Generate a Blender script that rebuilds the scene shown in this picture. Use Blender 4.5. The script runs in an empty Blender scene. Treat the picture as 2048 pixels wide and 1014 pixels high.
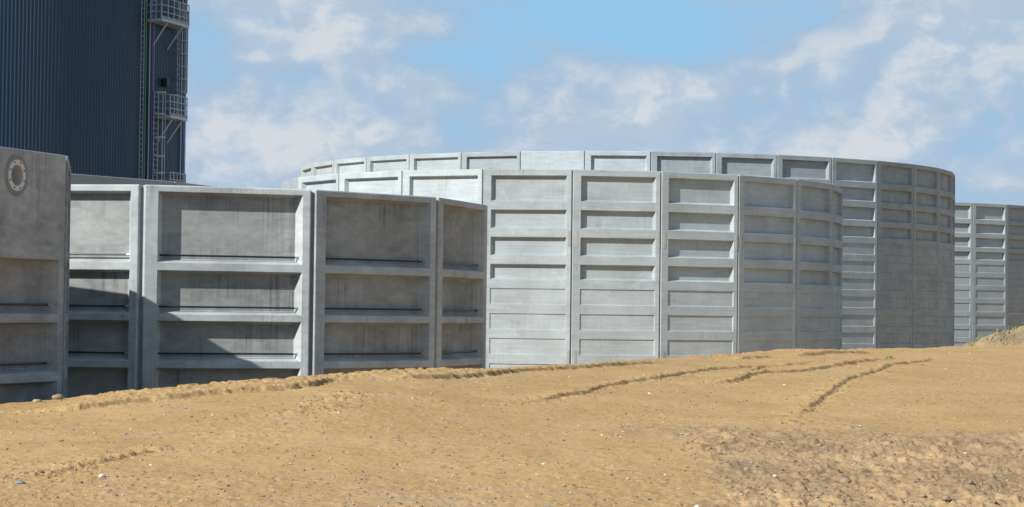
import bpy, bmesh, math, random
import numpy as np
from mathutils import Vector, Matrix
R_ = math.radians
sc = bpy.context.scene
C = sc.collection
random.seed(7)

# ------------------------------------------------------------------ camera
EYE = 3.2
cam_d = bpy.data.cameras.new('camera')
cam = bpy.data.objects.new('camera', cam_d); C.objects.link(cam); sc.camera = cam
cam_d.sensor_fit = 'HORIZONTAL'; cam_d.sensor_width = 36.0
cam_d.lens = 36.0 * 4398.09 / 2048.0
cam_d.clip_start = 0.5; cam_d.clip_end = 20000
PITCH, ROLL = 0.0267, 0.0118
fw = Vector((0, math.cos(PITCH), math.sin(PITCH)))
up0 = Vector((0, -math.sin(PITCH), math.cos(PITCH))); rt0 = Vector((1, 0, 0))
rt = rt0 * math.cos(ROLL) + up0 * math.sin(ROLL)
up = up0 * math.cos(ROLL) - rt0 * math.sin(ROLL)
cam.matrix_world = Matrix(((rt.x, up.x, -fw.x, 0), (rt.y, up.y, -fw.y, 0), (rt.z, up.z, -fw.z, EYE), (0, 0, 0, 1)))

# ------------------------------------------------------------------ light
SUN_AZ, SUN_EL = R_(222.0), R_(32.6)          # azimuth counter-clockwise from +X
sun_vec = Vector((math.cos(SUN_EL) * math.cos(SUN_AZ), math.cos(SUN_EL) * math.sin(SUN_AZ), math.sin(SUN_EL)))
sun_d = bpy.data.lights.new('sun', 'SUN'); sun_d.energy = 5.0; sun_d.angle = R_(0.53); sun_d.color = (1.0, 0.97, 0.925)
sun = bpy.data.objects.new('sun', sun_d); C.objects.link(sun)
sun.rotation_euler = (-sun_vec).to_track_quat('-Z', 'Y').to_euler()
sc.view_settings.view_transform = 'Standard'; sc.view_settings.look = 'None'
sc.view_settings.gamma = 1.0; sc.view_settings.exposure = 0.28

# ------------------------------------------------------------------ node helpers
class NT:
    def __init__(s, tree): s.t = tree
    def n(s, kind, ins=None, **props):
        nd = s.t.nodes.new(kind)
        for k, v in props.items(): setattr(nd, k, v)
        if ins:
            for k, v in ins.items():
                sock = nd.inputs[k]
                if isinstance(v, bpy.types.NodeSocket): s.t.links.new(v, sock)
                else: sock.default_value = v
        return nd
    def m(s, op, a, b=0.0, c=None, clamp=False):
        ins = {0: a, 1: b}
        if c is not None: ins[2] = c
        return s.n('ShaderNodeMath', ins, operation=op, use_clamp=clamp).outputs[0]
    def vm(s, op, a, b=(0, 0, 0)):
        return s.n('ShaderNodeVectorMath', {0: a, 1: b}, operation=op).outputs[0]
    def noise(s, vec, scale, detail=4.0, rough=0.55, dist=0.0):
        return s.n('ShaderNodeTexNoise', {'Vector': vec, 'Scale': scale, 'Detail': detail, 'Roughness': rough, 'Distortion': dist}).outputs[0]
    def ramp(s, x, lo, hi, a=0.0, b=1.0, smooth=True):
        return s.n('ShaderNodeMapRange', {0: x, 1: lo, 2: hi, 3: a, 4: b}, interpolation_type='SMOOTHSTEP' if smooth else 'LINEAR').outputs[0]
    def mix(s, f, a, b, blend='MIX'):
        nd = s.n('ShaderNodeMix', None, data_type='RGBA', blend_type=blend)
        for sock, v in ((nd.inputs[0], f), (nd.inputs[6], a), (nd.inputs[7], b)):
            if isinstance(v, bpy.types.NodeSocket): s.t.links.new(v, sock)
            else: sock.default_value = v if not isinstance(v, tuple) or len(v) == 4 else (*v, 1)
        return nd.outputs[2]
    def link(s, a, b): s.t.links.new(a, b)

# ------------------------------------------------------------------ sky
world = bpy.data.worlds.new('World'); sc.world = world; world.use_nodes = True
wt = world.node_tree; wt.nodes.clear(); w = NT(wt)
sky = w.n('ShaderNodeTexSky', None, sky_type='NISHITA', sun_disc=False, sun_elevation=SUN_EL,
          sun_rotation=(math.pi / 2 - SUN_AZ) % (2 * math.pi), altitude=0.0, air_density=1.0, dust_density=0.3, ozone_density=1.0)
dirv = w.n('ShaderNodeTexCoord').outputs['Generated']
sq = w.vm('MULTIPLY', dirv, (1.0, 1.0, 1.55))
warp = w.n('ShaderNodeTexNoise', {'Vector': sq, 'Scale': 30.0, 'Detail': 3.0}).outputs[1]
sqw = w.vm('ADD', sq, w.vm('MULTIPLY', w.vm('SUBTRACT', warp, (.5, .5, .5)), (.018, .018, .018)))
off = (3.17, 1.31, 2.42)
cn = w.noise(w.vm('ADD', sqw, off), 16.0, 9.0, 0.56)
cn2 = w.noise(w.vm('ADD', w.vm('ADD', sqw, (-.007, 0, .010)), off), 16.0, 7.0, 0.56)
big = w.noise(w.vm('ADD', sq, (7.7, 2.2, 5.1)), 4.5, 3.0, 0.5)
sepd = w.n('ShaderNodeSeparateXYZ', {0: dirv})
# big cloud heaps and clear gaps: (azimuth from +Y in rad, elevation rad, half width, half height, amount)
heaps = [(-.085, .136, .060, .014, .15), (-.045, .098, .028, .012, .10), (-.130, .092, .022, .018, .09), (.035, .080, .045, .012, .10),
         (.078, .099, .024, .012, .11), (.127, .112, .020, .022, .11), (.175, .085, .040, .030, .13), (.205, .128, .050, .020, .11), (.0, .070, .12, .014, .06), (-.09, .078, .05, .012, .07), (.12, .075, .06, .012, .07), (-.11, .115, .03, .01, .06),
         (.045, .136, .060, .012, -.20), (-.010, .115, .028, .010, -.14), (-.140, .125, .014, .018, -.16), (.080, .120, .026, .009, -.14), (-.03, .080, .02, .010, -.05)]
acc = w.m('ADD', w.m('MULTIPLY', cn, .72), w.m('MULTIPLY', big, .28))
fwd = w.ramp(sepd.outputs[1], 0.0, 0.2)
for az, el, hw, hh, amt in heaps:
    dx = w.m('DIVIDE', w.m('SUBTRACT', sepd.outputs[0], math.sin(az)), hw)
    dz = w.m('DIVIDE', w.m('SUBTRACT', sepd.outputs[2], math.sin(el)), hh)
    r2 = w.m('ADD', w.m('MULTIPLY', dx, dx), w.m('MULTIPLY', dz, dz))
    g = w.m('MULTIPLY', w.m('EXPONENT', w.m('MULTIPLY', r2, -1.0)), w.m('MULTIPLY', fwd, amt))
    acc = w.m('ADD', acc, g)
cover = w.m('MULTIPLY', w.ramp(acc, 0.33, 0.54), w.ramp(sepd.outputs[2], .15, .75, 1.0, .35))
puff = w.ramp(acc, 0.43, 0.68)
edge = w.ramp(w.m('MULTIPLY', w.m('SUBTRACT', cn, cn2), 5.0), -.30, .42)
lit = w.m('MULTIPLY', puff, w.m('ADD', .32, w.m('MULTIPLY', edge, .75)))
ccol = w.mix(lit, (.41, .575, .765), (.76, .785, .82))
haze_lo = w.ramp(sepd.outputs[2], 0.0, 0.10, 0.35, 0.0, False)
skyc = w.mix(w.ramp(sepd.outputs[2], .05, .5, .80, 0.0), sky.outputs[0], (2.8, 6.0, 9.4))
bg_sky = w.n('ShaderNodeBackground', {'Color': skyc, 'Strength': 0.078})
bg_cl = w.n('ShaderNodeBackground', {'Color': ccol, 'Strength': 0.74})
fac = w.m('MAXIMUM', w.m('MULTIPLY', cover, .93), haze_lo)
mx = w.n('ShaderNodeMixShader', {0: fac, 1: bg_sky.outputs[0], 2: bg_cl.outputs[0]})
w.link(mx.outputs[0], w.n('ShaderNodeOutputWorld').inputs[0])

# ------------------------------------------------------------------ materials
def new_mat(name):
    m = bpy.data.materials.new(name); m.use_nodes = True; m.node_tree.nodes.clear()
    t = NT(m.node_tree)
    b = t.n('ShaderNodeBsdfPrincipled'); o = t.n('ShaderNodeOutputMaterial')
    t.link(b.outputs[0], o.inputs[0])
    return m, t, b

def concrete(name, base, streak=0.3, blotch=0.25, warm=0.0, rough_bump=0.25, band=(1, 1, 2.6)):
    m, t, b = new_mat(name)
    tc = t.n('ShaderNodeTexCoord'); oi = t.n('ShaderNodeObjectInfo')
    rnd = t.m('MULTIPLY', oi.outputs['Random'], 61.7)
    offv = t.n('ShaderNodeCombineXYZ', {0: rnd, 1: t.m('MULTIPLY', rnd, 1.7), 2: t.m('MULTIPLY', rnd, .6)}).outputs[0]
    p = t.vm('ADD', tc.outputs['Object'], offv)
    n1 = t.noise(p, .9, 6, .6)                                  # large cloudy patches
    n2 = t.noise(t.vm('MULTIPLY', p, band), 2.4, 7, .62, .6)   # cast bands
    n3 = t.noise(p, 16, 6, .7)                                   # mottling
    st = t.noise(t.vm('MULTIPLY', p, (19, 19, .5)), 1.0, 6, .7)     # water runs
    stm = t.ramp(t.noise(p, .8, 3, .5), .42, .66)
    v = t.m('ADD', 1.0, t.m('MULTIPLY', t.m('SUBTRACT', n1, .5), blotch * 1.5))
    v = t.m('ADD', v, t.m('MULTIPLY', t.m('SUBTRACT', n2, .5), blotch * 1.2))
    v = t.m('ADD', v, t.m('MULTIPLY', t.m('SUBTRACT', n3, .5), .24))
    v = t.m('SUBTRACT', v, t.m('MULTIPLY', t.m('MULTIPLY', t.ramp(st, .47, .70), stm), streak))
    v = t.m('MULTIPLY', v, t.m('ADD', .84, t.m('MULTIPLY', oi.outputs['Random'], .32)))
    pale = t.ramp(t.noise(p, 1.7, 5, .6, 1.2), .60, .70)         # lime bloom
    col = t.mix(1.0, (base[0], base[1], base[2]), t.n('ShaderNodeCombineColor', {0: v, 1: v, 2: v}).outputs[0], 'MULTIPLY')
    col = t.mix(t.m('MULTIPLY', pale, .16), col, (.62, .62, .60))
    dark = t.ramp(t.noise(p, 3.1, 8, .7, .4), .60, .74)
    col = t.mix(t.m('MULTIPLY', dark, streak * .55), col, (.12, .12, .115))
    if warm: col = t.mix(warm, col, (.40, .36, .30))
    t.link(col, b.inputs['Base Color'])
    b.inputs['Roughness'].default_value = .85
    b.inputs['Specular IOR Level'].default_value = .25
    bh = t.m('ADD', t.m('MULTIPLY', n3, .5), t.noise(p, 70, 3, .6))
    bp = t.n('ShaderNodeBump', {'Height': bh, 'Strength': rough_bump, 'Distance': .012})
    t.link(bp.outputs[0], b.inputs['Normal'])
    return m

def paint(name, col, rough=.45, metal=0.0, var=.12):
    m, t, b = new_mat(name)
    tc = t.n('ShaderNodeTexCoord')
    n = t.noise(tc.outputs['Object'], 3.0, 5, .6)
    v = t.m('ADD', 1 - var / 2, t.m('MULTIPLY', n, var))
    t.link(t.mix(1.0, col, t.n('ShaderNodeCombineColor', {0: v, 1: v, 2: v}).outputs[0], 'MULTIPLY'), b.inputs['Base Color'])
    b.inputs['Roughness'].default_value = rough; b.inputs['Metallic'].default_value = metal
    return m

M = {}
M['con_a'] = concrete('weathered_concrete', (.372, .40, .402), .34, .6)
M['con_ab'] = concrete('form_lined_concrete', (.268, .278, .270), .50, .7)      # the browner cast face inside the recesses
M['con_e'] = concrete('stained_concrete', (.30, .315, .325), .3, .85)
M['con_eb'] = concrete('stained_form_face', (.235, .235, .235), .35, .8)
M['con_b'] = concrete('pale_concrete', (.366, .405, .415), .20, .42, band=(.45, .45, 5.0))
M['con_c'] = concrete('grey_concrete', (.352, .393, .408), .26, .45, band=(.45, .45, 5.0))
M['con_d'] = concrete('far_concrete', (.35, .388, .40), .18, .28, band=(.45, .45, 5.0))
M['con_h'] = concrete('smooth_concrete', (.30, .33, .355), .15, .15)
M['joint'] = concrete('joint_mortar', (.26, .265, .27), .3, .4)
M['patch'] = concrete('grout_patch', (.34, .345, .33), .1, .2)
M['rod'] = paint('rod_sheath', (.018, .020, .026), .35)
M['anchor'] = paint('anchor_steel', (.45, .46, .47), .4, .6)
M['clad'] = paint('navy_sheet', (.011, .032, .064), .40, 0.0, .16)
M['galv'] = paint('galvanised_steel', (.36, .39, .41), .42, .35, .2)
M['green'] = paint('green_pipe', (.03, .20, .075), .4)
M['blue'] = paint('blue_pipe', (.012, .075, .30), .4)
M['red'] = paint('red_cable', (.30, .06, .05), .5)
M['dark'] = paint('dark_box', (.012, .014, .018), .5)
M['pipe'] = paint('stainless_pipe', (.56, .555, .54), .5, .2)

# ------------------------------------------------------------------ object helpers
def link(name, mesh, parent=None, mat=None):
    o = bpy.data.objects.new(name, mesh); C.objects.link(o)
    if mat and not mesh.materials: mesh.materials.append(mat)
    if parent: o.parent = parent
    return o
def empty(name, loc=(0, 0, 0), parent=None):
    o = bpy.data.objects.new(name, None); C.objects.link(o); o.location = loc; o.empty_display_size = .3
    if parent: o.parent = parent
    return o
def tag(o, label, cat, group=None):
    o['label'] = label; o['category'] = cat
    if group: o['group'] = group
def mesh_of(bm, name):
    bmesh.ops.recalc_face_normals(bm, faces=bm.faces)
    me = bpy.data.meshes.new(name); bm.to_mesh(me); bm.free(); return me
def box(bm, c, s, rot=None):
    g = bmesh.ops.create_cube(bm, size=1.0)['verts']
    for v in g:
        p = Vector((v.co.x * s[0], v.co.y * s[1], v.co.z * s[2]))
        v.co = (rot @ p if rot else p) + Vector(c)
def tube(bm, a, b, r, seg=8):
    a, b = Vector(a), Vector(b); d = b - a
    q = d.to_track_quat('Z', 'Y').to_matrix()
    g = bmesh.ops.create_cone(bm, cap_ends=True, segments=seg, radius1=r, radius2=r, depth=d.length)['verts']
    for v in g: v.co = q @ v.co + (a + b) / 2

# ------------------------------------------------------------------ precast wall panels
def panel_mesh(name, W, H, rows, gap, lst, rst, sx, thick=.30, chf=.02, hole=None, bev=.009, two=False):
    """one cast panel: local x along the wall, -y outward, z up from the base; rows = (top, bottom, depth) below the top edge"""
    bm = bmesh.new()
    V = {}; backs = []
    def v(x, y, z):
        k = (round(x, 5), round(y, 5), round(z, 5))
        if k not in V: V[k] = bm.verts.new((x, y, z))
        return V[k]
    def q(*pts):
        try: bm.faces.new([v(*p) for p in pts])
        except ValueError: pass
    x0, x1 = -W / 2 + gap, W / 2 - gap
    xl, xr = x0 + chf, x1 - chf
    rl, rr = x0 + lst, x1 - rst
    zt, zb = H - chf, chf
    zs = [zt]
    for a, b_, d in rows: zs += [H - a, H - b_]
    zs.append(zb)
    for i in range(len(zs) - 1):
        za, zc = zs[i], zs[i + 1]
        q((xl, 0, za), (xl, 0, zc), (rl, 0, zc), (rl, 0, za))
        q((rr, 0, za), (rr, 0, zc), (xr, 0, zc), (xr, 0, za))
        q((x0, chf, za), (x0, chf, zc), (xl, 0, zc), (xl, 0, za))
        q((xr, 0, za), (xr, 0, zc), (x1, chf, zc), (x1, chf, za))
        q((x0, chf, za), (x0, thick, za), (x0, thick, zc), (x0, chf, zc))
        q((x1, chf, za), (x1, chf, zc), (x1, thick, zc), (x1, thick, za))
        if i == 0 and hole:
            hx_, hz_, hr_ = hole; n = 40
            cir = [(hx_ + hr_ * math.cos(2 * math.pi * k / n), 0, hz_ + hr_ * math.sin(2 * math.pi * k / n)) for k in range(n)]
            cor = [(rr, 0, za), (rl, 0, za), (rl, 0, zc), (rr, 0, zc)]
            for k in range(n): q(cir[k], cir[(k + 1) % n], cor[k * 4 // n])
            for k in range(4): q(cir[k * n // 4], cor[k], cor[k - 1])
        elif i % 2 == 0:
            q((rl, 0, za), (rl, 0, zc), (rr, 0, zc), (rr, 0, za))
        else:
            d = rows[(i - 1) // 2][2]; s = sx * min(1, d / .15); stp = .035 * min(1, d / .15); sbt = .055 * min(1, d / .15)
            bl, br, bt, bb = rl + s, rr - s, za - stp, zc + sbt
            q((bl, d, bt), (bl, d, bb), (br, d, bb), (br, d, bt)); backs.append((bl, br, bb, bt, d))
            q((rl, 0, za), (rl, 0, zc), (bl, d, bb), (bl, d, bt))
            q((br, d, bt), (br, d, bb), (rr, 0, zc), (rr, 0, za))
            q((rl, 0, za), (bl, d, bt), (br, d, bt), (rr, 0, za))
            q((bl, d, bb), (rl, 0, zc), (rr, 0, zc), (br, d, bb))
    # top edge, base and back
    q((x0, chf, zt), (xl, 0, zt), (xl, chf, H)); q((x1, chf, zt), (xr, chf, H), (xr, 0, zt))
    q((xl, 0, zt), (rl, 0, zt), (rl, chf, H), (xl, chf, H)); q((rl, 0, zt), (rr, 0, zt), (rr, chf, H), (rl, chf, H)); q((rr, 0, zt), (xr, 0, zt), (xr, chf, H), (rr, chf, H))
    q((x0, chf, zt), (xl, chf, H), (xl, thick, H), (x0, thick, zt)); q((x1, chf, zt), (x1, thick, zt), (xr, thick, H), (xr, chf, H))
    q((xl, chf, H), (rl, chf, H), (rl, thick, H), (xl, thick, H)); q((rl, chf, H), (rr, chf, H), (rr, thick, H), (rl, thick, H)); q((rr, chf, H), (xr, chf, H), (xr, thick, H), (rr, thick, H))
    for i in range(len(zs) - 1): q((x0, thick, zs[i]), (x1, thick, zs[i]), (x1, thick, zs[i + 1]), (x0, thick, zs[i + 1]))
    q((x0, thick, zt), (xl, thick, H), (rl, thick, H), (rr, thick, H), (xr, thick, H), (x1, thick, zt))
    bmesh.ops.recalc_face_normals(bm, faces=bm.faces)
    if bev:
        es = [e for e in bm.edges if len(e.link_faces) == 2 and e.calc_face_angle(0) > .35 and min(x.co.y for x in e.verts) < thick - .01]
        bmesh.ops.bevel(bm, geom=es, offset=bev, segments=2, profile=.5, affect='EDGES', clamp_overlap=True)
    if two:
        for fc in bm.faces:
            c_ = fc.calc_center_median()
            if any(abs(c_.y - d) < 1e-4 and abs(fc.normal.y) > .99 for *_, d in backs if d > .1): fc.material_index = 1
    me = mesh_of(bm, name)
    return me

def ring(cx, cy, N, phase, W):
    """midpoint, outward angle for each panel and vertex list"""
    Rr = W / (2 * math.sin(math.pi / N)); st = 2 * math.pi / N; ap = Rr * math.cos(math.pi / N)
    out = []
    for i in range(N):
        a = phase + st * (i + .5)
        out.append((ap * math.cos(a), ap * math.sin(a), a, Rr, phase + st * i))
    return out

def build_tank(name, cx, cy, N, phase, W, H, mesh_for, mat, jw, jdep, extra=None):
    root = empty(name, (cx, cy, 0))
    jb = bmesh.new(); box(jb, (0, .11, (H - .05) / 2), (jw, .16, H - .05)); jm = mesh_of(jb, 'joint_strip')
    jm.materials.append(M['joint'])
    for i, (mx_, my_, a, Rr, va) in enumerate(ring(cx, cy, N, phase, W)):
        me = mesh_for(i)
        if not me.materials: me.materials.append(mat)
        p = link('wall_panel', me, root)
        p.location = (mx_, my_, 0); p.rotation_euler = (0, 0, a + math.pi / 2)
        if extra: extra(i, p)
        j = link('joint_strip', jm, root)
        rj = Rr - jdep
        j.location = (rj * math.cos(va), rj * math.sin(va), 0); j.rotation_euler = (0, 0, va + math.pi / 2)
    return root

PW = 3.0
# ---- low tanks with tension rods -----------------------------------------
TOP_A = 2.1121 + EYE
rowsA = [(.114, 1.326, .20), (1.465, 2.21, .20), (2.33, 3.014, .20), (3.14, 3.83, .20), (3.95, 4.62, .20)]
GA, LA, RA, SXA = .045, .24, .15, .085
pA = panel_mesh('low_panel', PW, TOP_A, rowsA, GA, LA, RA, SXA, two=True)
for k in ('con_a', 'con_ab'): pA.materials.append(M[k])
pE_plain = panel_mesh('inlet_panel', PW, TOP_A, rowsA[1:], GA, LA, RA, SXA, hole=(.174, 4.953, .16), two=True)
xa, xb = -PW / 2 + GA + LA, PW / 2 - GA - RA
rb = bmesh.new(); tube(rb, (xa + .04, 0, 0), (xb - .02, 0, 0), .017, 8); rod_me = mesh_of(rb, 'tension_rod'); rod_me.materials.append(M['rod'])
rb = bmesh.new()
tube(rb, (0, 0, 0), (.03, 0, 0), .032, 12); tube(rb, (-.05, 0, 0), (0, 0, 0), .018, 8)
anc_me = mesh_of(rb, 'rod_anchor'); anc_me.materials.append(M['anchor'])
def rods(rows):
    def f(i, p):
        for a, b_, d in rows:
            z = TOP_A - b_ + .125
            o = link('tension_rod', rod_me, p); o.location = (0, .115, z)
            k = link('rod_anchor', anc_me, p); k.location = (xb - .055, .115, z)
    return f
tA = build_tank('concrete_tank', -6.74, 43.8225, 13, 4.7762, PW, TOP_A, lambda i: pA, M['con_a'], .16, .05, rods(rowsA))
tag(tA, 'low weathered concrete tank with tall recesses and black rods, half under a diagonal shadow', 'tank')

NE = 12; e_dir = R_(70.6)                       # plan direction of the panel that carries the flange
e_ap = PW / (2 * math.tan(math.pi / NE))
ex = -6.201 - 1.5 * math.cos(e_dir) - e_ap * math.sin(e_dir); ey = 30.625 - 1.5 * math.sin(e_dir) + e_ap * math.cos(e_dir)
v1 = math.atan2(30.625 - ey, -6.201 - ex)
st13 = 2 * math.pi / NE
def exE(i, p):
    rods(rowsA if i != 0 else rowsA[1:])(i, p)
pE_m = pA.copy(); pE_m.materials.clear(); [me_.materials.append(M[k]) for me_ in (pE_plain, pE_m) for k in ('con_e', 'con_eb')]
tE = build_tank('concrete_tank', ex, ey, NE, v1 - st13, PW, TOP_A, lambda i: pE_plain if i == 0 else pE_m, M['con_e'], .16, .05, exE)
tag(tE, 'low concrete tank in shade with a round steel pipe flange near its top edge', 'tank')
# flange on panel 0 of tank E
panel0 = [o for o in tE.children if o.name.startswith('wall_panel')][0]

def flange(parent, x, z):
    bm = bmesh.new(); n = 40; prof = [(.150, .25), (.150, -.012), (.213, -.012), (.213, .006)]
    prof = [(.142, .28), (.142, -.014), (.150, -.018), (.207, -.018), (.213, -.012), (.213, .02)]
    rs = [[bm.verts.new((r * math.cos(2 * math.pi * k / n), y, r * math.sin(2 * math.pi * k / n))) for k in range(n)] for r, y in prof]
    for a in range(len(rs) - 1):
        for k in range(n): bm.faces.new((rs[a][k], rs[a][(k + 1) % n], rs[a + 1][(k + 1) % n], rs[a + 1][k]))
    me = mesh_of(bm, 'pipe_flange'); me.materials.append(M['pipe'])
    for pl in me.polygons: pl.use_smooth = False
    o = link('pipe_flange', me, parent); o.location = (x, 0, z)
    o['label'] = 'round stainless flange ring of a pipe inlet'
    bb = bmesh.new(); tube(bb, (0, -.021, 0), (0, 0, 0), .014, 10); bme = mesh_of(bb, 'bolt_hole'); bme.materials.append(M['dark'])
    for k in range(8):
        a = 2 * math.pi * (k + .5) / 8
        b = link('bolt_hole', bme, o); b.location = (.181 * math.cos(a), 0, .181 * math.sin(a))
    # bore back disc
    cb = bmesh.new(); bmesh.ops.create_circle(cb, cap_ends=True, radius=.1425, segments=40)
    for v_ in cb.verts: v_.co = Vector((v_.co.x, .24, v_.co.y))
    cm = mesh_of(cb, 'bore_cover'); cm.materials.append(M['pipe'])
    link('bore_cover', cm, o)
    mb = bmesh.new(); r2 = [[mb.verts.new(((r + .012 * math.sin(3 * k) * (r > .25)) * math.cos(2 * math.pi * k / n), -.004, (r + .012 * math.sin(3 * k) * (r > .25)) * math.sin(2 * math.pi * k / n))) for k in range(n)] for r in (.20, .285)]
    for k in range(n): mb.faces.new((r2[0][k], r2[0][(k + 1) % n], r2[1][(k + 1) % n], r2[1][k]))
    mr = link('mortar_ring', mesh_of(mb, 'mortar_ring'), parent, M['joint']); mr.location = (x, 0, z)
    return o

# ---- tall tanks -------------------------------------------------------------
rowsT = [.205, 1.341, 2.244, 3.143, 3.951, 4.780, 5.601, 6.443, 7.309, 8.131, 8.96, 9.79]
rh = [.85, .615, .615, .505] + [.52] * 8
def tall_rows(H, d):
    return [(a, a + h, d if k < 4 else .034) for k, (a, h) in enumerate(zip(rowsT, rh)) if a + h < H - .2]
def patches(which):
    bm = bmesh.new(); box(bm, (0, -.003, 0), (.085, .010, .52)); pm = mesh_of(bm, 'grout_patch'); pm.materials.append(M['patch'])
    def f(i, p):
        if i not in which: return
        Ht = p['H']
        for z in (1.341 + .95, 1.341 + .95 + 3.95):
            for x in (-1.5 + .16, 1.5 - .085):
                o = link('grout_patch', pm, p); o.location = (x, 0, Ht - z)
    return f
def tall_tank(cx, cy, N, ph, top, mat, plain, d, gap, extra=None):
    H = top + EYE
    pm = panel_mesh('ribbed_panel', PW, H, tall_rows(H, d), gap, .27, .155, .07, chf=.016)
    pl = panel_mesh('plain_panel', PW, H, [], gap, .27, .155, .07, chf=.016)
    def ext(i, p):
        p['H'] = H
        if extra: extra(i, p)
        del p['H']
    return build_tank('concrete_tank', cx, cy, N, ph, PW, H, lambda i: pl if i in plain else pm, mat, .10, .05, ext)
stB, stC = 2 * math.pi / 22, 2 * math.pi / 36
tB = tall_tank(1.8362, 83.0563, 22, 3.5827, 4.7389, M['con_b'], {21}, .16, .022, patches({2, 3, 4, 5, 6}))
tag(tB, 'pale ribbed round concrete tank standing in front of the taller matching tank', 'tank')
tC = tall_tank(5.9457, 116.6174, 36, 3.5074, 7.3613, M['con_c'], {5}, .16, .018)
tag(tC, 'large tall ribbed concrete tank with one blank panel, rising behind the pale tank', 'tank')
def comb(i, p):
    if i not in comb_set: return
    H = p['H']; bm = bmesh.new()
    for z in (H - rowsT[8] + .14, H - rowsT[9] + .14):
        for k in range(26): box(bm, (-1.28 + k * .1, 0, z), (.045, .02, .22))
    me = mesh_of(bm, 'tooth_strip'); me.materials.append(M['patch'])
    o = link('tooth_strip', me, p); o['kind'] = 'stuff'
comb_set = {0, 1, 35, 34, 2}
tD = tall_tank(21.6968, 156.2558, 36, 5.1853, 7.3706, M['con_d'], set(), .16, .018, comb)
tag(tD, 'distant ribbed concrete tank beside the soil mound', 'tank')
# ---- smooth tank behind the low one ------------------------------------------
HW = 4.3; HH = 7.0; HN = 23
hR = HW / (2 * math.sin(math.pi / HN)); oa = R_(-28.3)
hx, hy = -10.13 - hR * math.cos(oa), 65.875 - hR * math.sin(oa)
pH = panel_mesh('smooth_panel', HW, HH, [], .02, .3, .3, .05)
tH = build_tank('smooth_tank', hx, hy, HN, oa, HW, HH, lambda i: pH, M['con_h'], .10, .10)
tag(tH, 'smooth grey blue tank rim between the low ribbed tank and dark tower', 'tank')
flange(panel0, 0.174, 4.953)

# ------------------------------------------------------------------ dark clad tower
TX, TY, TR, TH = -31.8, 122.0, 13.4, 24.0
tower = empty('clad_tower', (TX, TY, 0))
tag(tower, 'dark navy corrugated steel digester tower with ladders and pipes on its side', 'tower')
def tower_cladding():
    n = 430; bm = bmesh.new(); prev = None; first = None
    prof = [(0.0, 0.0), (.10, .028), (.42, .028), (.52, 0.0)]       # fraction of the pitch, outward height
    for k in range(n):
        for fr, h in prof:
            a = 2 * math.pi * (k + fr) / n; r = TR + h
            c_, s_ = math.cos(a), math.sin(a)
            col = [bm.verts.new((r * c_, r * s_, z)) for z in (0, 8, 16, TH)]
            if prev:
                for j in range(3): bm.faces.new((prev[j], col[j], col[j + 1], prev[j + 1]))
            else: first = col
            prev = col
    for j in range(3): bm.faces.new((prev[j], first[j], first[j + 1], prev[j + 1]))
    return mesh_of(bm, 'cladding')
link('cladding', tower_cladding(), tower, M['clad'])
bm = bmesh.new(); bmesh.ops.create_cone(bm, cap_ends=True, segments=96, radius1=TR + .25, radius2=.6, depth=3.2)
for v_ in bm.verts: v_.co.z += TH + 1.6
link('roof', mesh_of(bm, 'roof'), tower, M['clad'])

def cyl_pt(deg, dr, z, dt=0.0):
    """point on the tower: angle, distance out from the wall, height, offset along the wall"""
    a = R_(deg); r = TR + .03 + dr
    return Vector((r * math.cos(a) - dt * math.sin(a), r * math.sin(a) + dt * math.cos(a), z))
def vpipe(name, deg, dr, rad, z0, z1, mat, label=None):
    bm = bmesh.new(); tube(bm, cyl_pt(deg, dr, z0), cyl_pt(deg, dr, z1), rad, 10)
    o = link(name, mesh_of(bm, name), tower, mat)
    if label: o['label'] = label
    return o
def ladder(name, deg, dr, half, z0, z1, step, rad, cage=None, hoops=(), rail_mat='galv'):
    part = empty(name, (0, 0, 0), tower)
    for s in (-1, 1):
        bm = bmesh.new(); tube(bm, cyl_pt(deg, dr, z0, s * half), cyl_pt(deg, dr, z1, s * half), rad, 6)
        link('rail', mesh_of(bm, 'rail'), part, M[rail_mat])
    bm = bmesh.new(); z = z0 + .15
    tube(bm, cyl_pt(deg, dr, 0, -half), cyl_pt(deg, dr, 0, half), rad * .6, 6)
    rm = mesh_of(bm, 'rung'); rm.materials.append(M[rail_mat])
    while z < z1 - .05:
        o = link('rung', rm, part); o.location = (0, 0, z); z += step
    z = z0 + .6
    bms = []
    for s in (-1, 1):
        bm = bmesh.new(); tube(bm, cyl_pt(deg, 0, 0, s * half), cyl_pt(deg, dr, 0, s * half), rad * .8, 6)
        bms.append(mesh_of(bm, 'wall_bracket')); bms[-1].materials.append(M[rail_mat])
    while z < z1:
        for bm_ in bms: o = link('wall_bracket', bm_, part); o.location = (0, 0, z)
        z += 1.7
    if cage:
        pts = []
        for k in range(13):
            a = math.pi * (k / 12.0)
            pts.append((dr + math.sin(a) * cage, -math.cos(a) * max(half, cage * .5)))
        bm = bmesh.new()
        for (r0, t0), (r1, t1) in zip(pts[:-1], pts[1:]):
            a0, a1 = cyl_pt(deg, r0, 0, t0), cyl_pt(deg, r1, 0, t1)
            for dz in (-.03, .0, .03): tube(bm, a0 + Vector((0, 0, dz)), a1 + Vector((0, 0, dz)), .019, 5)
        hm = mesh_of(bm, 'cage_hoop'); hm.materials.append(M['galv'])
        for z in hoops: o = link('cage_hoop', hm, part); o.location = (0, 0, z)
        for k in (2, 4, 6, 8, 10):
            bm = bmesh.new(); r0, t0 = pts[k]
            tube(bm, cyl_pt(deg, r0, min(hoops), t0), cyl_pt(deg, r0, max(hoops), t0), .02, 5)
            link('cage_bar', mesh_of(bm, 'cage_bar'), part, M['galv'])
    return part
ladder('cable_ladder', 333.7, .10, .13, 0, 22.5, .30, .018)
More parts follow.
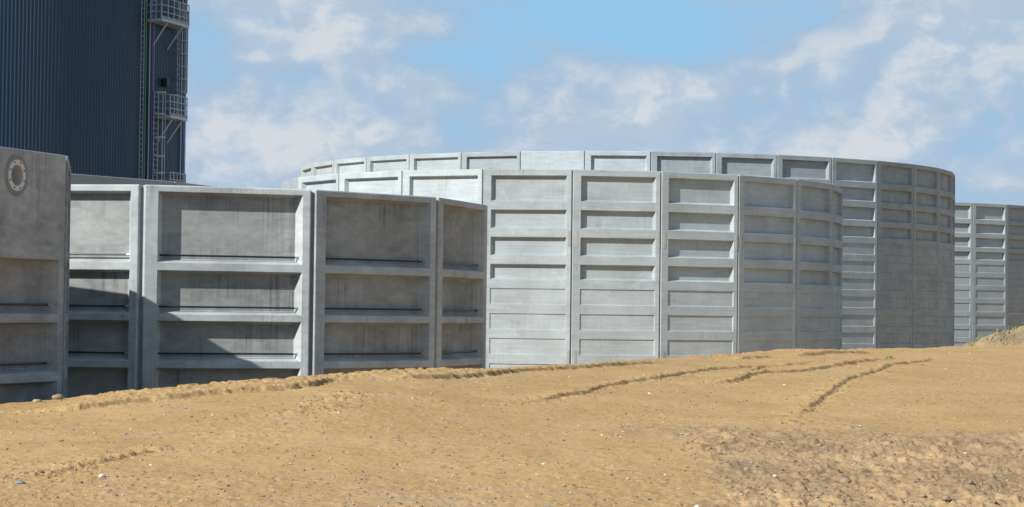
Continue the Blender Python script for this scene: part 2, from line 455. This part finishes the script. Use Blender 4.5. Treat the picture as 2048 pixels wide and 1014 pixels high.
vpipe('green_pipe', 334.85, .12, .045, 0, 22.5, M['green'], 'thin green pipe running up the tower')
vpipe('cable_conduit', 336.45, .11, .03, 0, 22.5, M['galv'])
vpipe('red_cable', 336.75, .11, .028, 0, 22.5, M['red'], 'thin red cable running up the tower')
vpipe('blue_pipe', 337.45, .12, .048, 0, 22.5, M['blue'], 'bright blue pipe running up the tower')
ladder('cable_ladder', 338.1, .10, .07, 0, 22.5, .30, .016)
vpipe('blue_pipe', 357.0, .10, .05, 0, 22.5, M['blue'], 'blue pipe near the edge of the tower')
vpipe('conduit', 355.2, .10, .045, 0, 22.5, M['galv'])
vpipe('conduit', 359.5, .12, .06, 0, 22.5, M['galv'])
ladder('caged_ladder', 339.2, .16, .22, 2.0, 14.7, .28, .028, .56, [6.0, 7.2, 8.3, 9.3, 10.4, 11.3, 12.3, 13.55, 14.7])
ladder('caged_ladder', 351.3, .16, .20, 13.6, 19.9, .28, .028, .52, [15.0, 15.7, 16.4, 17.1, 17.8, 18.5, 19.4])
ladder('caged_ladder', 337.6, .16, .22, 18.6, 23.5, .28, .028, .56, [20.2, 21.0, 21.8])

def platform(z, d0, d1, out, h=1.1):
    part = empty('platform', (0, 0, 0), tower)
    n = 10; bm = bmesh.new(); ang = [d0 + (d1 - d0) * k / n for k in range(n + 1)]
    top = [[bm.verts.new(cyl_pt(a, r, z)) for r in (.02, out)] for a in ang]
    bot = [[bm.verts.new(cyl_pt(a, r, z - .16)) for r in (.02, out)] for a in ang]
    for k in range(n):
        bm.faces.new((top[k][0], top[k][1], top[k + 1][1], top[k + 1][0])); bm.faces.new((bot[k][0], bot[k + 1][0], bot[k + 1][1], bot[k][1]))
        bm.faces.new((top[k][1], bot[k][1], bot[k + 1][1], top[k + 1][1])); bm.faces.new((top[k][0], top[k + 1][0], bot[k + 1][0], bot[k][0]))
    for k in (0, n): bm.faces.new((top[k][0], bot[k][0], bot[k][1], top[k][1]))
    link('deck', mesh_of(bm, 'deck'), part, M['galv'])
    for hh in (h, h * .66, h * .33):
        bm = bmesh.new(); pts = [cyl_pt(d0, .05, z + hh)] + [cyl_pt(a, out - .03, z + hh) for a in ang] + [cyl_pt(d1, .05, z + hh)]
        for a, b in zip(pts[:-1], pts[1:]): tube(bm, a, b, .026, 6)
        link('rail', mesh_of(bm, 'rail'), part, M['galv'])
    bm = bmesh.new()
    for k in range(n): 
        a, b = cyl_pt(ang[k], out - .02, z + .07), cyl_pt(ang[k + 1], out - .02, z + .07)
        tube(bm, a, b, .06, 4)
    link('toe_board', mesh_of(bm, 'toe_board'), part, M['galv'])
    for a in ang[::2]:
        bm = bmesh.new(); tube(bm, cyl_pt(a, out - .03, z), cyl_pt(a, out - .03, z + h), .03, 6)
        link('post', mesh_of(bm, 'post'), part, M['galv'])
    for a in (d0 + (d1 - d0) * .22, d0 + (d1 - d0) * .78):
        bm = bmesh.new(); tube(bm, cyl_pt(a, out - .12, z - .16), cyl_pt(a, .02, z - 1.35), .05, 6)
        link('bracket', mesh_of(bm, 'bracket'), part, M['galv'])
    return part
platform(13.5, 339.5, 348.0, 1.0)
platform(18.55, 335.5, 348.3, 1.0)
platform(9.35, 340.0, 347.8, 1.0)
bm = bmesh.new(); a = 343.6
box(bm, cyl_pt(a, .18, 15.35), (.30, .42, .46), Matrix.Rotation(R_(a), 3, 'Z'))
link('junction_box', mesh_of(bm, 'junction_box'), tower, M['dark'])

# ------------------------------------------------------------------ ground
rng = np.random.default_rng(11)
def vnoise(x, y, seed):
    xi = np.floor(x).astype(np.int64); yi = np.floor(y).astype(np.int64); fx = x - xi; fy = y - yi
    def hsh(a, b):
        n = (a * 374761393 + b * 668265263 + seed * 1442695041) & 0xffffffff
        n = ((n ^ (n >> 13)) * 1274126177) & 0xffffffff
        n = ((n ^ (n >> 16)) * 2246822519) & 0xffffffff
        return ((n ^ (n >> 15)) & 0xffffff) / float(0xffffff)
    sx = fx * fx * (3 - 2 * fx); sy = fy * fy * (3 - 2 * fy)
    a = hsh(xi, yi); b = hsh(xi + 1, yi); c = hsh(xi, yi + 1); d = hsh(xi + 1, yi + 1)
    return (a + (b - a) * sx) * (1 - sy) + (c + (d - c) * sx) * sy
def fbm(x, y, seed, octv, gain=.5):
    s = 0; amp = 1; tot = 0
    for o in range(octv):
        s = s + amp * vnoise(x * 2 ** o + 17.3 * o, y * 2 ** o - 9.1 * o, seed + o); tot += amp; amp *= gain
    return s / tot
def sstep(a, b, x):
    t = np.clip((x - a) / (b - a), 0, 1); return t * t * (3 - 2 * t)

CRX = [-6.49, -5.8, -4.88, -3.97, -3.02, -2.09, -1.25, -.38, 1.06, 2.75, 5.0, 6.24, 8.48, 12.11, 14.69, 40]
CRY = [28, 29, 29.8, 30.6, 31.6, 32.8, 34.2, 36, 39.5, 43.5, 48, 51, 55, 60, 63, 92]
CRZ = [1.96, 2.0, 2.08, 2.16, 2.21, 2.28, 2.28, 2.25, 2.27, 2.3, 2.32, 2.39, 2.36, 2.39, 2.44, 2.5]
def crest_y(X):
    yc = np.interp(X, CRX, CRY)
    return np.where(X < CRX[0], np.maximum(22, 28 + 1.45 * (X - CRX[0])), yc)
def base_h(X, Y):
    yc = crest_y(X); zc = np.interp(X, CRX, CRZ)
    t = np.clip((Y - 16) / (yc - 16), 0, 1)
    z = 1.5 + (zc - 1.5) * (.6 * t + .4 * (1 - (1 - t) ** 2))
    return np.maximum(0.0, z - .5 * np.maximum(0, Y - yc - .15))

# windrows left by the blade and tyre edges: polyline (x, y), height, width of the gentle side, width of the steep side
RUTS = [
 ([(-6.1, 26.3), (-5.26, 26.6), (-4.82, 27.2), (-4.35, 27.7), (-3.87, 28.4), (-3.42, 28.9), (-2.94, 29.4), (-2.62, 30.2), (-2.36, 31.4)], .065, .45, .035),
 ([(-1.85, 31.2), (-1.17, 32.1), (-.47, 34), (.32, 36.1), (1.2, 38), (2.18, 40.2), (3.04, 42)], .060, .45, .04),
 ([(0, 28.4), (.47, 29.6), (1.06, 31.3), (1.42, 33.1), (1.86, 34.3), (2.31, 35.2), (3.08, 37.8), (3.92, 40.3), (4.7, 41.5), (5.63, 42.8), (6.42, 45)], .045, .40, .03),
 ([(3.05, 34.6), (3.62, 35.5), (4.12, 37.9), (4.53, 39.2), (5.3, 40.3), (6.41, 42.8), (7.52, 46), (8.37, 47.9)], .050, .40, .035),
 ([(3.42, 26.9), (4.07, 29.9), (4.87, 33.6), (5.82, 37.7), (6.55, 40.1), (7.79, 44.6), (8.82, 46.9), (9.63, 50)], .040, .30, .03),
 ([(5.98, 46.3), (7.12, 49.9), (8.73, 52.7)], .06, .4, .07),
 ([(4.58, 44.9), (5.46, 46.3)], .05, .35, .06),
 ([(-4.41, 19.1), (-4.22, 19.4), (-4.07, 19.7), (-3.88, 20.4), (-3.69, 20.9), (-3.4, 21.8)], .022, .22, .05),
 ([(1.98, 23.2), (2.47, 23.9)], .030, .045, .03), ([(1.86, 22.8), (2.43, 23.3)], .030, .045, .03), ([(1.98, 22.3), (2.38, 22.8)], .030, .045, .03),
 ([(2.06, 23.9), (2.31, 24.2)], .03, .07, .035), ([(2.45, 23.46), (2.65, 23.56)], .03, .07, .05)]
for k in range(8): RUTS.append(([(-2.62 + .05 * k, 25.4 + .42 * k), (-2.12 + .05 * k, 25.75 + .42 * k)], .018, .07, .04))
def rut_h(X, Y):
    z = np.zeros_like(X); near = np.zeros_like(X); damp = np.zeros_like(X)
    for pts, A, wl, wr in RUTS:
        best = np.full(X.shape, 1e9); side = np.zeros_like(X); endf = np.ones_like(X)
        xs = [p[0] for p in pts]; ys = [p[1] for p in pts]
        m = (X > min(xs) - 2) & (X < max(xs) + 2) & (Y > min(ys) - 2) & (Y < max(ys) + 2)
        if not m.any(): continue
        x, y = X[m], Y[m]; wob = (fbm(x * 2.2, y * 1.3, 91, 4) - .5) * .14
        x = x + wob
        bd = np.full(x.shape, 1e9); bs = np.zeros_like(x); be = np.zeros_like(x)
        tot = len(pts) - 1
        for i in range(tot):
            ax, ay = pts[i]; bx, by = pts[i + 1]; dx, dy = bx - ax, by - ay; L = math.hypot(dx, dy)
            tt = np.clip(((x - ax) * dx + (y - ay) * dy) / L ** 2, 0, 1)
            qx, qy = x - (ax + tt * dx), y - (ay + tt * dy); d = np.hypot(qx, qy)
            s = (qx * dy - qy * dx) / L
            k = d < bd; bd[k] = d[k]; bs[k] = np.sign(s[k]); be[k] = ((i + tt) / tot)[k]
        amp = A * (.62 + .76 * fbm(X[m] * 2.1, Y[m] * 1.2, 33, 3)) * .85 * sstep(0, .16, be) * sstep(0, .14, 1 - be)
        wdt = np.where(bs > 0, wr, wl)
        prof = np.exp(-(bd / wdt) ** 2) - np.where(bs > 0, .25, 0) * np.exp(-((bd - 2.2 * wr) / (1.6 * wr)) ** 2)
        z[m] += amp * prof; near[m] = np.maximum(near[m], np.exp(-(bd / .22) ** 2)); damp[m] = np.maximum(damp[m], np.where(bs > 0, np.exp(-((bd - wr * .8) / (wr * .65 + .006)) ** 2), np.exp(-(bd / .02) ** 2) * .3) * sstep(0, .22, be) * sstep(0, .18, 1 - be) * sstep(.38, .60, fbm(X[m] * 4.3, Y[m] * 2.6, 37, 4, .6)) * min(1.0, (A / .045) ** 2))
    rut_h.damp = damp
    return z, near

def mud_mask(X, Y):
    w_ = (fbm(X * .8, Y * .35, 5, 4) - .5)
    m = sstep(.8, 2.2, X + w_ * 2.6 - .02 * (Y - 20)) * sstep(27.3, 25.0, Y + w_ * 5.0 + np.abs(X - 4) * .1)
    strip = sstep(20.2, 18.6, Y + w_ * 4.0) * .20
    return np.clip(np.maximum(m, strip), 0, 1)

def relief(X, Y):
    mud = mud_mask(X, Y); rz, near = rut_h(X, Y)
    yc = crest_y(X); rim = np.exp(-((Y - yc + .4) / 1.1) ** 2) * sstep(.35, .65, fbm(X * .45, Y * .1, 54, 2))
    sm = (fbm(X * .35, Y * .22, 1, 4) - .5) * .07 + (fbm(X * 1.7, Y * .9, 2, 4) - .5) * .026
    fine = (fbm(X * 9, Y * 7, 3, 4, .65) - .5) * .014
    patch = sstep(.44, .64, fbm(X * .7, Y * .4, 8, 3))
    cl = sstep(.60, .69, fbm(X * 14, Y * 14, 4, 3, .6))
    clod = cl * (.003 + .006 * patch)
    cl2 = sstep(.56, .66, fbm(X * 10, Y * 9, 14, 3, .62))
    cl3 = sstep(.57, .66, fbm(X * 4.6, Y * 4.2, 114, 4, .6))
    lump = np.maximum(0, fbm(X * 2.4, Y * 1.8, 24, 5, .55) - .50)
    mudz = mud * (cl2 * .018 + cl3 * .030 + lump * .16 + (fbm(X * 1.3, Y * 1.0, 44, 3) - .5) * .07)
    mudz = mudz * (1 - np.exp(-((X - 2.2) ** 2 / .25 + (Y - 23.1) ** 2 / 1.2)))
    rimz = rim * (sstep(.52, .64, fbm(X * 8, Y * 8, 64, 4, .6)) * .030 + .01)
    rutc = near * sstep(.52, .62, fbm(X * 9, Y * 9, 84, 3, .6)) * .020
    fade = sstep(12, 16, Y) * (1 - sstep(3, 8, Y - yc))
    return (sm + fine + clod + mudz + rimz + rutc + rz) * fade
def ground_z(X, Y):
    X = np.atleast_1d(np.asarray(X, float)); Y = np.atleast_1d(np.asarray(Y, float))
    return base_h(X, Y) + relief(X, Y)

rowsY = list(np.linspace(-60, 15, 16)); y = 15.0
while y < 17.4: y += .3; rowsY.append(y)
while y < 70: y *= 1.00175; rowsY.append(y)
while y < 6000: y *= 1.12; rowsY.append(y)
rowsY = np.array(rowsY)
U = np.concatenate([-np.geomspace(4, .29, 16), np.linspace(-.28, .28, 760), np.geomspace(.29, 4, 16)])
YY, UU = np.meshgrid(rowsY, U, indexing='ij'); XX = UU * np.maximum(YY, 17)
ZZ = base_h(XX.ravel(), YY.ravel()) + relief(XX.ravel(), YY.ravel())
nr, nc = XX.shape
co = np.stack([XX.ravel(), YY.ravel(), ZZ], 1).astype(np.float32)
idx = np.arange(nr * nc).reshape(nr, nc)
quads = np.stack([idx[:-1, :-1], idx[:-1, 1:], idx[1:, 1:], idx[1:, :-1]], -1).reshape(-1, 4)
gm = bpy.data.meshes.new('ground')
gm.vertices.add(len(co)); gm.vertices.foreach_set('co', co.ravel())
gm.loops.add(quads.size); gm.loops.foreach_set('vertex_index', quads.ravel().astype(np.int32))
gm.polygons.add(len(quads)); gm.polygons.foreach_set('loop_start', np.arange(0, quads.size, 4, dtype=np.int32))
gm.polygons.foreach_set('loop_total', np.full(len(quads), 4, np.int32))
gm.update(calc_edges=True); gm.validate()
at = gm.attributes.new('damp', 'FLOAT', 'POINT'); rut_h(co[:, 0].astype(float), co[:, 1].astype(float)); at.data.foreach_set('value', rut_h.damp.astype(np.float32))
at = gm.attributes.new('mud', 'FLOAT', 'POINT'); at.data.foreach_set('value', mud_mask(co[:, 0].astype(float), co[:, 1].astype(float)).astype(np.float32))

def sand_material():
    m, t, b = new_mat('sand')
    g = t.n('ShaderNodeNewGeometry'); p = g.outputs['Position']
    mud = t.n('ShaderNodeAttribute', None, attribute_name='mud').outputs['Fac']
    n1 = t.noise(p, .55, 5, .6); n2 = t.noise(p, 4.0, 6, .65); n3 = t.noise(p, 26.0, 5, .7)
    col = t.mix(t.ramp(n1, .33, .67), (.465, .300, .130), (.52, .346, .162))
    col = t.mix(t.m('MULTIPLY', t.ramp(n2, .45, .72), .45), col, (.36, .235, .11))
    grey = t.ramp(t.noise(p, 1.1, 5, .65), .54, .70)
    col = t.mix(t.m('MULTIPLY', grey, .35), col, (.40, .325, .225))
    wet = t.m('MULTIPLY', mud, t.ramp(t.noise(t.vm('MULTIPLY', p, (1, .6, 1)), 1.0, 5, .6), .36, .60))
    col = t.mix(t.m('MULTIPLY', mud, .42), col, (.38, .285, .18))
    col = t.mix(t.m('MULTIPLY', wet, .58), col, (.25, .175, .105))
    dampc = (.215, .145, .075)
    spm = t.ramp(t.noise(p, .9, 4, .6), .36, .62, .25, 1.0)
    sp = t.m('MULTIPLY', t.ramp(t.noise(t.vm('MULTIPLY', p, (1, .8, 1)), 13.0, 4, .68), .56, .65), spm)
    col = t.mix(t.m('MULTIPLY', sp, .75), col, dampc)
    sp2 = t.ramp(t.noise(p, 34.0, 3, .6), .60, .68)
    col = t.mix(t.m('MULTIPLY', sp2, .65), col, dampc)
    lt = t.ramp(t.noise(t.vm('ADD', p, (5.3, 1.1, 0)), 30.0, 2, .5), .68, .74)
    col = t.mix(t.m('MULTIPLY', lt, .45), col, (.62, .54, .42))
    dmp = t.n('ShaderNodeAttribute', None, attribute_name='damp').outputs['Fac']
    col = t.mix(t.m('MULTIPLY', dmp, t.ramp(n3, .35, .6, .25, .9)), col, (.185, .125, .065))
    v = t.ramp(n3, .25, .75, .80, 1.14, False)
    col = t.mix(1.0, col, t.n('ShaderNodeCombineColor', {0: v, 1: v, 2: v}).outputs[0], 'MULTIPLY')
    t.link(col, b.inputs['Base Color']); b.inputs['Roughness'].default_value = .95; b.inputs['Specular IOR Level'].default_value = .1
    h = t.m('ADD', t.m('MULTIPLY', n3, .6), t.m('MULTIPLY', t.noise(p, 90, 3, .6), .35))
    h = t.m('ADD', h, t.m('MULTIPLY', n2, .8))
    t.link(t.n('ShaderNodeBump', {'Height': h, 'Strength': .55, 'Distance': .02}).outputs[0], b.inputs['Normal'])
    return m
M['sand'] = sand_material()
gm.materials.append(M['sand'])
gm.polygons.foreach_set('use_smooth', np.ones(len(gm.polygons), bool))
go = bpy.data.objects.new('ground', gm); C.objects.link(go); go['kind'] = 'structure'
go['label'] = 'bare yellow sand ground with ruts and clods'

# ------------------------------------------------------------------ soil mound beyond the crest
mx0 = np.linspace(12.5, 60, 190); my0 = np.linspace(64, 92, 130)
MX, MY = np.meshgrid(mx0, my0, indexing='ij')
def mound_z(X, Y):
    ridge = np.interp(X, [12.5, 14.6, 15.2, 15.8, 16.5, 17.3, 19, 22, 30, 45, 60], [-.4, 1.6, 2.3, 2.62, 2.74, 2.98, 3.7, 4.6, 5.2, 4.0, -.4])
    dy = Y - 74 - (fbm(X * .3, Y * 0, 201, 2) - .5) * 2
    z = ridge - np.abs(dy) * .48 - .0 + (fbm(X * 1.6, Y * 1.6, 210, 5, .62) - .5) * .55
    return np.maximum(z, -.3)
MZ = mound_z(MX, MY)
mv = np.stack([MX.ravel(), MY.ravel(), MZ.ravel()], 1)
ii = np.arange(MX.size).reshape(MX.shape)
mq = np.stack([ii[:-1, :-1], ii[1:, :-1], ii[1:, 1:], ii[:-1, 1:]], -1).reshape(-1, 4)
mm = bpy.data.meshes.new('soil_mound'); mm.from_pydata(mv.tolist(), [], mq.tolist())
mt, t, b = new_mat('topsoil')
p = t.n('ShaderNodeNewGeometry').outputs['Position']
col = t.mix(t.ramp(t.noise(p, 1.3, 6, .65), .35, .65), (.25, .185, .115), (.36, .265, .16))
col = t.mix(t.m('MULTIPLY', t.ramp(t.noise(p, 3.0, 6, .7), .5, .7), .5), col, (.20, .155, .10))
t.link(col, b.inputs['Base Color']); b.inputs['Roughness'].default_value = .95; b.inputs['Specular IOR Level'].default_value = .1
t.link(t.n('ShaderNodeBump', {'Height': t.noise(p, 9, 6, .7), 'Strength': .9, 'Distance': .08}).outputs[0], b.inputs['Normal'])
mm.materials.append(mt)
mo = link('soil_mound', mm); mo['kind'] = 'structure'; mo['label'] = 'brown soil mound with tufts of grass'

# grass on the mound
def leaf_mat(name, c1, c2):
    m, t, b = new_mat(name)
    g = t.n('ShaderNodeNewGeometry')
    t.link(t.mix(g.outputs['Random Per Island'], c1, c2), b.inputs['Base Color']); b.inputs['Roughness'].default_value = .6
    return m
M['grass'] = leaf_mat('grass_blade', (.06, .16, .02), (.17, .30, .05))
gv, gf = [], []
def tuft(x, y, z, n, spread, h):
    for _ in range(n):
        a = random.uniform(0, 6.28); px, py = x + random.gauss(0, spread), y + random.gauss(0, spread)
        hh = h * random.uniform(.5, 1.2); lx, ly = math.cos(a) * hh * .5, math.sin(a) * hh * .5
        pz = float(mound_z(np.array([px]), np.array([py]))[0]) if z is None else z
        wx, wy = -math.sin(a) * .012, math.cos(a) * .012; k = len(gv)
        gv.extend([(px - wx, py - wy, pz - .02), (px + wx, py + wy, pz - .02), (px + lx * .4 + wx, py + ly * .4 + wy, pz + hh * .6), (px + lx * .4 - wx, py + ly * .4 - wy, pz + hh * .6), (px + lx, py + ly, pz + hh)])
        gf.extend([(k, k + 1, k + 2, k + 3), (k + 3, k + 2, k + 4)])
for x, y, n, sp in [(15.6, 73.6, 90, .16), (15.35, 73.4, 60, .12), (16.15, 73.2, 120, .22), (16.4, 72.6, 160, .25), (16.0, 72.7, 60, .2), (16.75, 73.7, 120, .2), (17.1, 73.8, 120, .2), (16.9, 73.2, 40, .2), (17.6, 73.9, 160, .25), (18.3, 74, 160, .4), (19.5, 74, 200, .5)]:
    tuft(x, y, None, n // 4, sp, .11)
tuft(8.23, 47.7, float(ground_z(8.23, 47.7)[0]), 40, .05, .06)
gme = bpy.data.meshes.new('grass'); gme.from_pydata(gv, [], gf); gme.materials.append(M['grass'])
gro = link('grass', gme); gro['kind'] = 'stuff'; tag(gro, 'small bright green grass tufts on the soil mound', 'grass')

# ------------------------------------------------------------------ stones, pebbles and clods
def stone_geo(seed, sub=1):
    bm = bmesh.new(); bmesh.ops.create_icosphere(bm, subdivisions=sub, radius=1.0); r = random.Random(seed)
    for v in bm.verts: v.co *= r.uniform(.72, 1.12)
    vs = np.array([v.co[:] for v in bm.verts]); fs = np.array([[v.index for v in f.verts] for f in bm.faces]); bm.free(); return vs, fs
GEO = [stone_geo(k) for k in range(12)]
def scatter(name, P, size, flat, mat, sink=.25):
    V, F = [], []; n = 0
    Z = ground_z(P[:, 0], P[:, 1])
    for i in range(len(P)):
        vs, fs = GEO[i % 12]; a = rng.uniform(0, 6.28); c, s_ = math.cos(a), math.sin(a)
        q = vs * (size[i] * np.array([1.15, .9, flat])); q = np.stack([q[:, 0] * c - q[:, 1] * s_, q[:, 0] * s_ + q[:, 1] * c, q[:, 2]], 1)
        V.append(q + (P[i, 0], P[i, 1], Z[i] + size[i] * flat * (1 - 2 * sink))); F.append(fs + n); n += len(vs)
    me = bpy.data.meshes.new(name); me.from_pydata(np.concatenate(V).tolist(), [], np.concatenate(F).tolist()); me.materials.append(mat)
    o = link(name, me); o['kind'] = 'stuff'; return o
def island_mat(name, stops):
    m, t, b = new_mat(name)
    g = t.n('ShaderNodeNewGeometry'); r = t.n('ShaderNodeValToRGB', {0: g.outputs['Random Per Island']})
    e = r.color_ramp.elements
    while len(e) < len(stops): e.new(.5)
    for k, (pp, c) in enumerate(stops): e[k].position = pp; e[k].color = (*c, 1)
    r.color_ramp.interpolation = 'CONSTANT'
    v = t.ramp(t.noise(g.outputs['Position'], 60, 4, .6), .3, .7, .85, 1.12)
    t.link(t.mix(1.0, r.outputs[0], t.n('ShaderNodeCombineColor', {0: v, 1: v, 2: v}).outputs[0], 'MULTIPLY'), b.inputs['Base Color']); b.inputs['Roughness'].default_value = .85
    return m
M['pebble'] = island_mat('pebble', [(0, (.22, .21, .20)), (.25, (.40, .36, .30)), (.5, (.14, .15, .17)), (.65, (.50, .44, .36)), (.78, (.42, .28, .16)), (.95, (.68, .65, .58))])
M['clod'] = island_mat('clod', [(0, (.38, .25, .115)), (.25, (.30, .20, .10)), (.5, (.22, .15, .08)), (.8, (.27, .20, .13))])
M['lump'] = island_mat('lump', [(0, (.29, .22, .145)), (.4, (.23, .175, .12)), (.7, (.34, .25, .155))])
def fan(n):
    Y = 17.5 * (66 / 17.5) ** rng.random(n) ** 1.3; X = rng.uniform(-.25, .25, n) * Y
    k = Y < crest_y(X) - .1
    return np.stack([X[k], Y[k]], 1)
P = fan(2800)
pb = scatter('pebbles', P, .006 + .014 * rng.random(len(P)) ** 4 + .0001 * P[:, 1], .6, M['pebble'])
tag(pb, 'small grey, white and brown pebbles scattered over the sand', 'pebbles')
P = fan(90000); wgt = mud_mask(P[:, 0], P[:, 1]) * .10 + rut_h(P[:, 0], P[:, 1])[1] * .6 + np.exp(-((P[:, 1] - crest_y(P[:, 0])) / .9) ** 2) * .10 + .03
P = P[rng.random(len(P)) < wgt][:12000]
cd = scatter('clods', P, .005 + .016 * rng.random(len(P)) ** 3, .7, M['clod'], .35)
P = fan(9000); P = P[(mud_mask(P[:, 0], P[:, 1]) > .75) & (rng.random(len(P)) < .09)]
cl_ = scatter('soil_lumps', P, .018 + .030 * rng.random(len(P)) ** 2, .62, M['lump'], .3)
tag(cl_, 'damp grey brown lumps of soil in the churned muddy patch', 'clods')
tag(cd, 'crumbled clods of sand along the ruts and muddy patch', 'clods')

def stone(x, y, r, flat, col, label, seed, cat='stone', group=None):
    vs, fs = stone_geo(seed, 2)
    bm = bmesh.new(); V = [bm.verts.new(v) for v in vs]
    for f_ in fs: bm.faces.new([V[k] for k in f_])
    bmesh.ops.smooth_vert(bm, verts=bm.verts, factor=.5, use_axis_x=True, use_axis_y=True, use_axis_z=True)
    for v in bm.verts: v.co = Vector((v.co.x * r * 1.25, v.co.y * r, v.co.z * r * flat))
    me = mesh_of(bm, 'stone')
    for pl in me.polygons: pl.use_smooth = True
    m = concrete('stone_skin', col, .2, .5); me.materials.append(m)
    o = link('stone', me); o.location = (x, y, float(ground_z(x, y)[0]) + r * flat * .45); o.rotation_euler = (0, 0, seed * 1.3)
    tag(o, label, cat, group)
stone(-5.92, 28.8, .075, .72, (.36, .29, .21), 'larger round cobble on the sand crest below the flanged tank', 3)
stone(-6.08, 28.3, .060, .60, (.37, .30, .22), 'smaller flat cobble on the sand crest below the flanged tank', 5)
stone(-3.60, 19.48, .030, .8, (.70, .67, .60), 'small whitish stone lying alone on smooth sand', 8)
stone(-4.20, 18.9, .045, .5, (.20, .22, .25), 'flat blue grey stone in the sand', 12)
stone(3.07, 20.15, .055, .8, (.33, .24, .15), 'brown lump of caked soil in the muddy patch', 14, 'clod')
stone(4.42, 39.75, .09, .75, (.24, .16, .085), 'big dark clod on the rut below the pale tank', 16, 'clod')
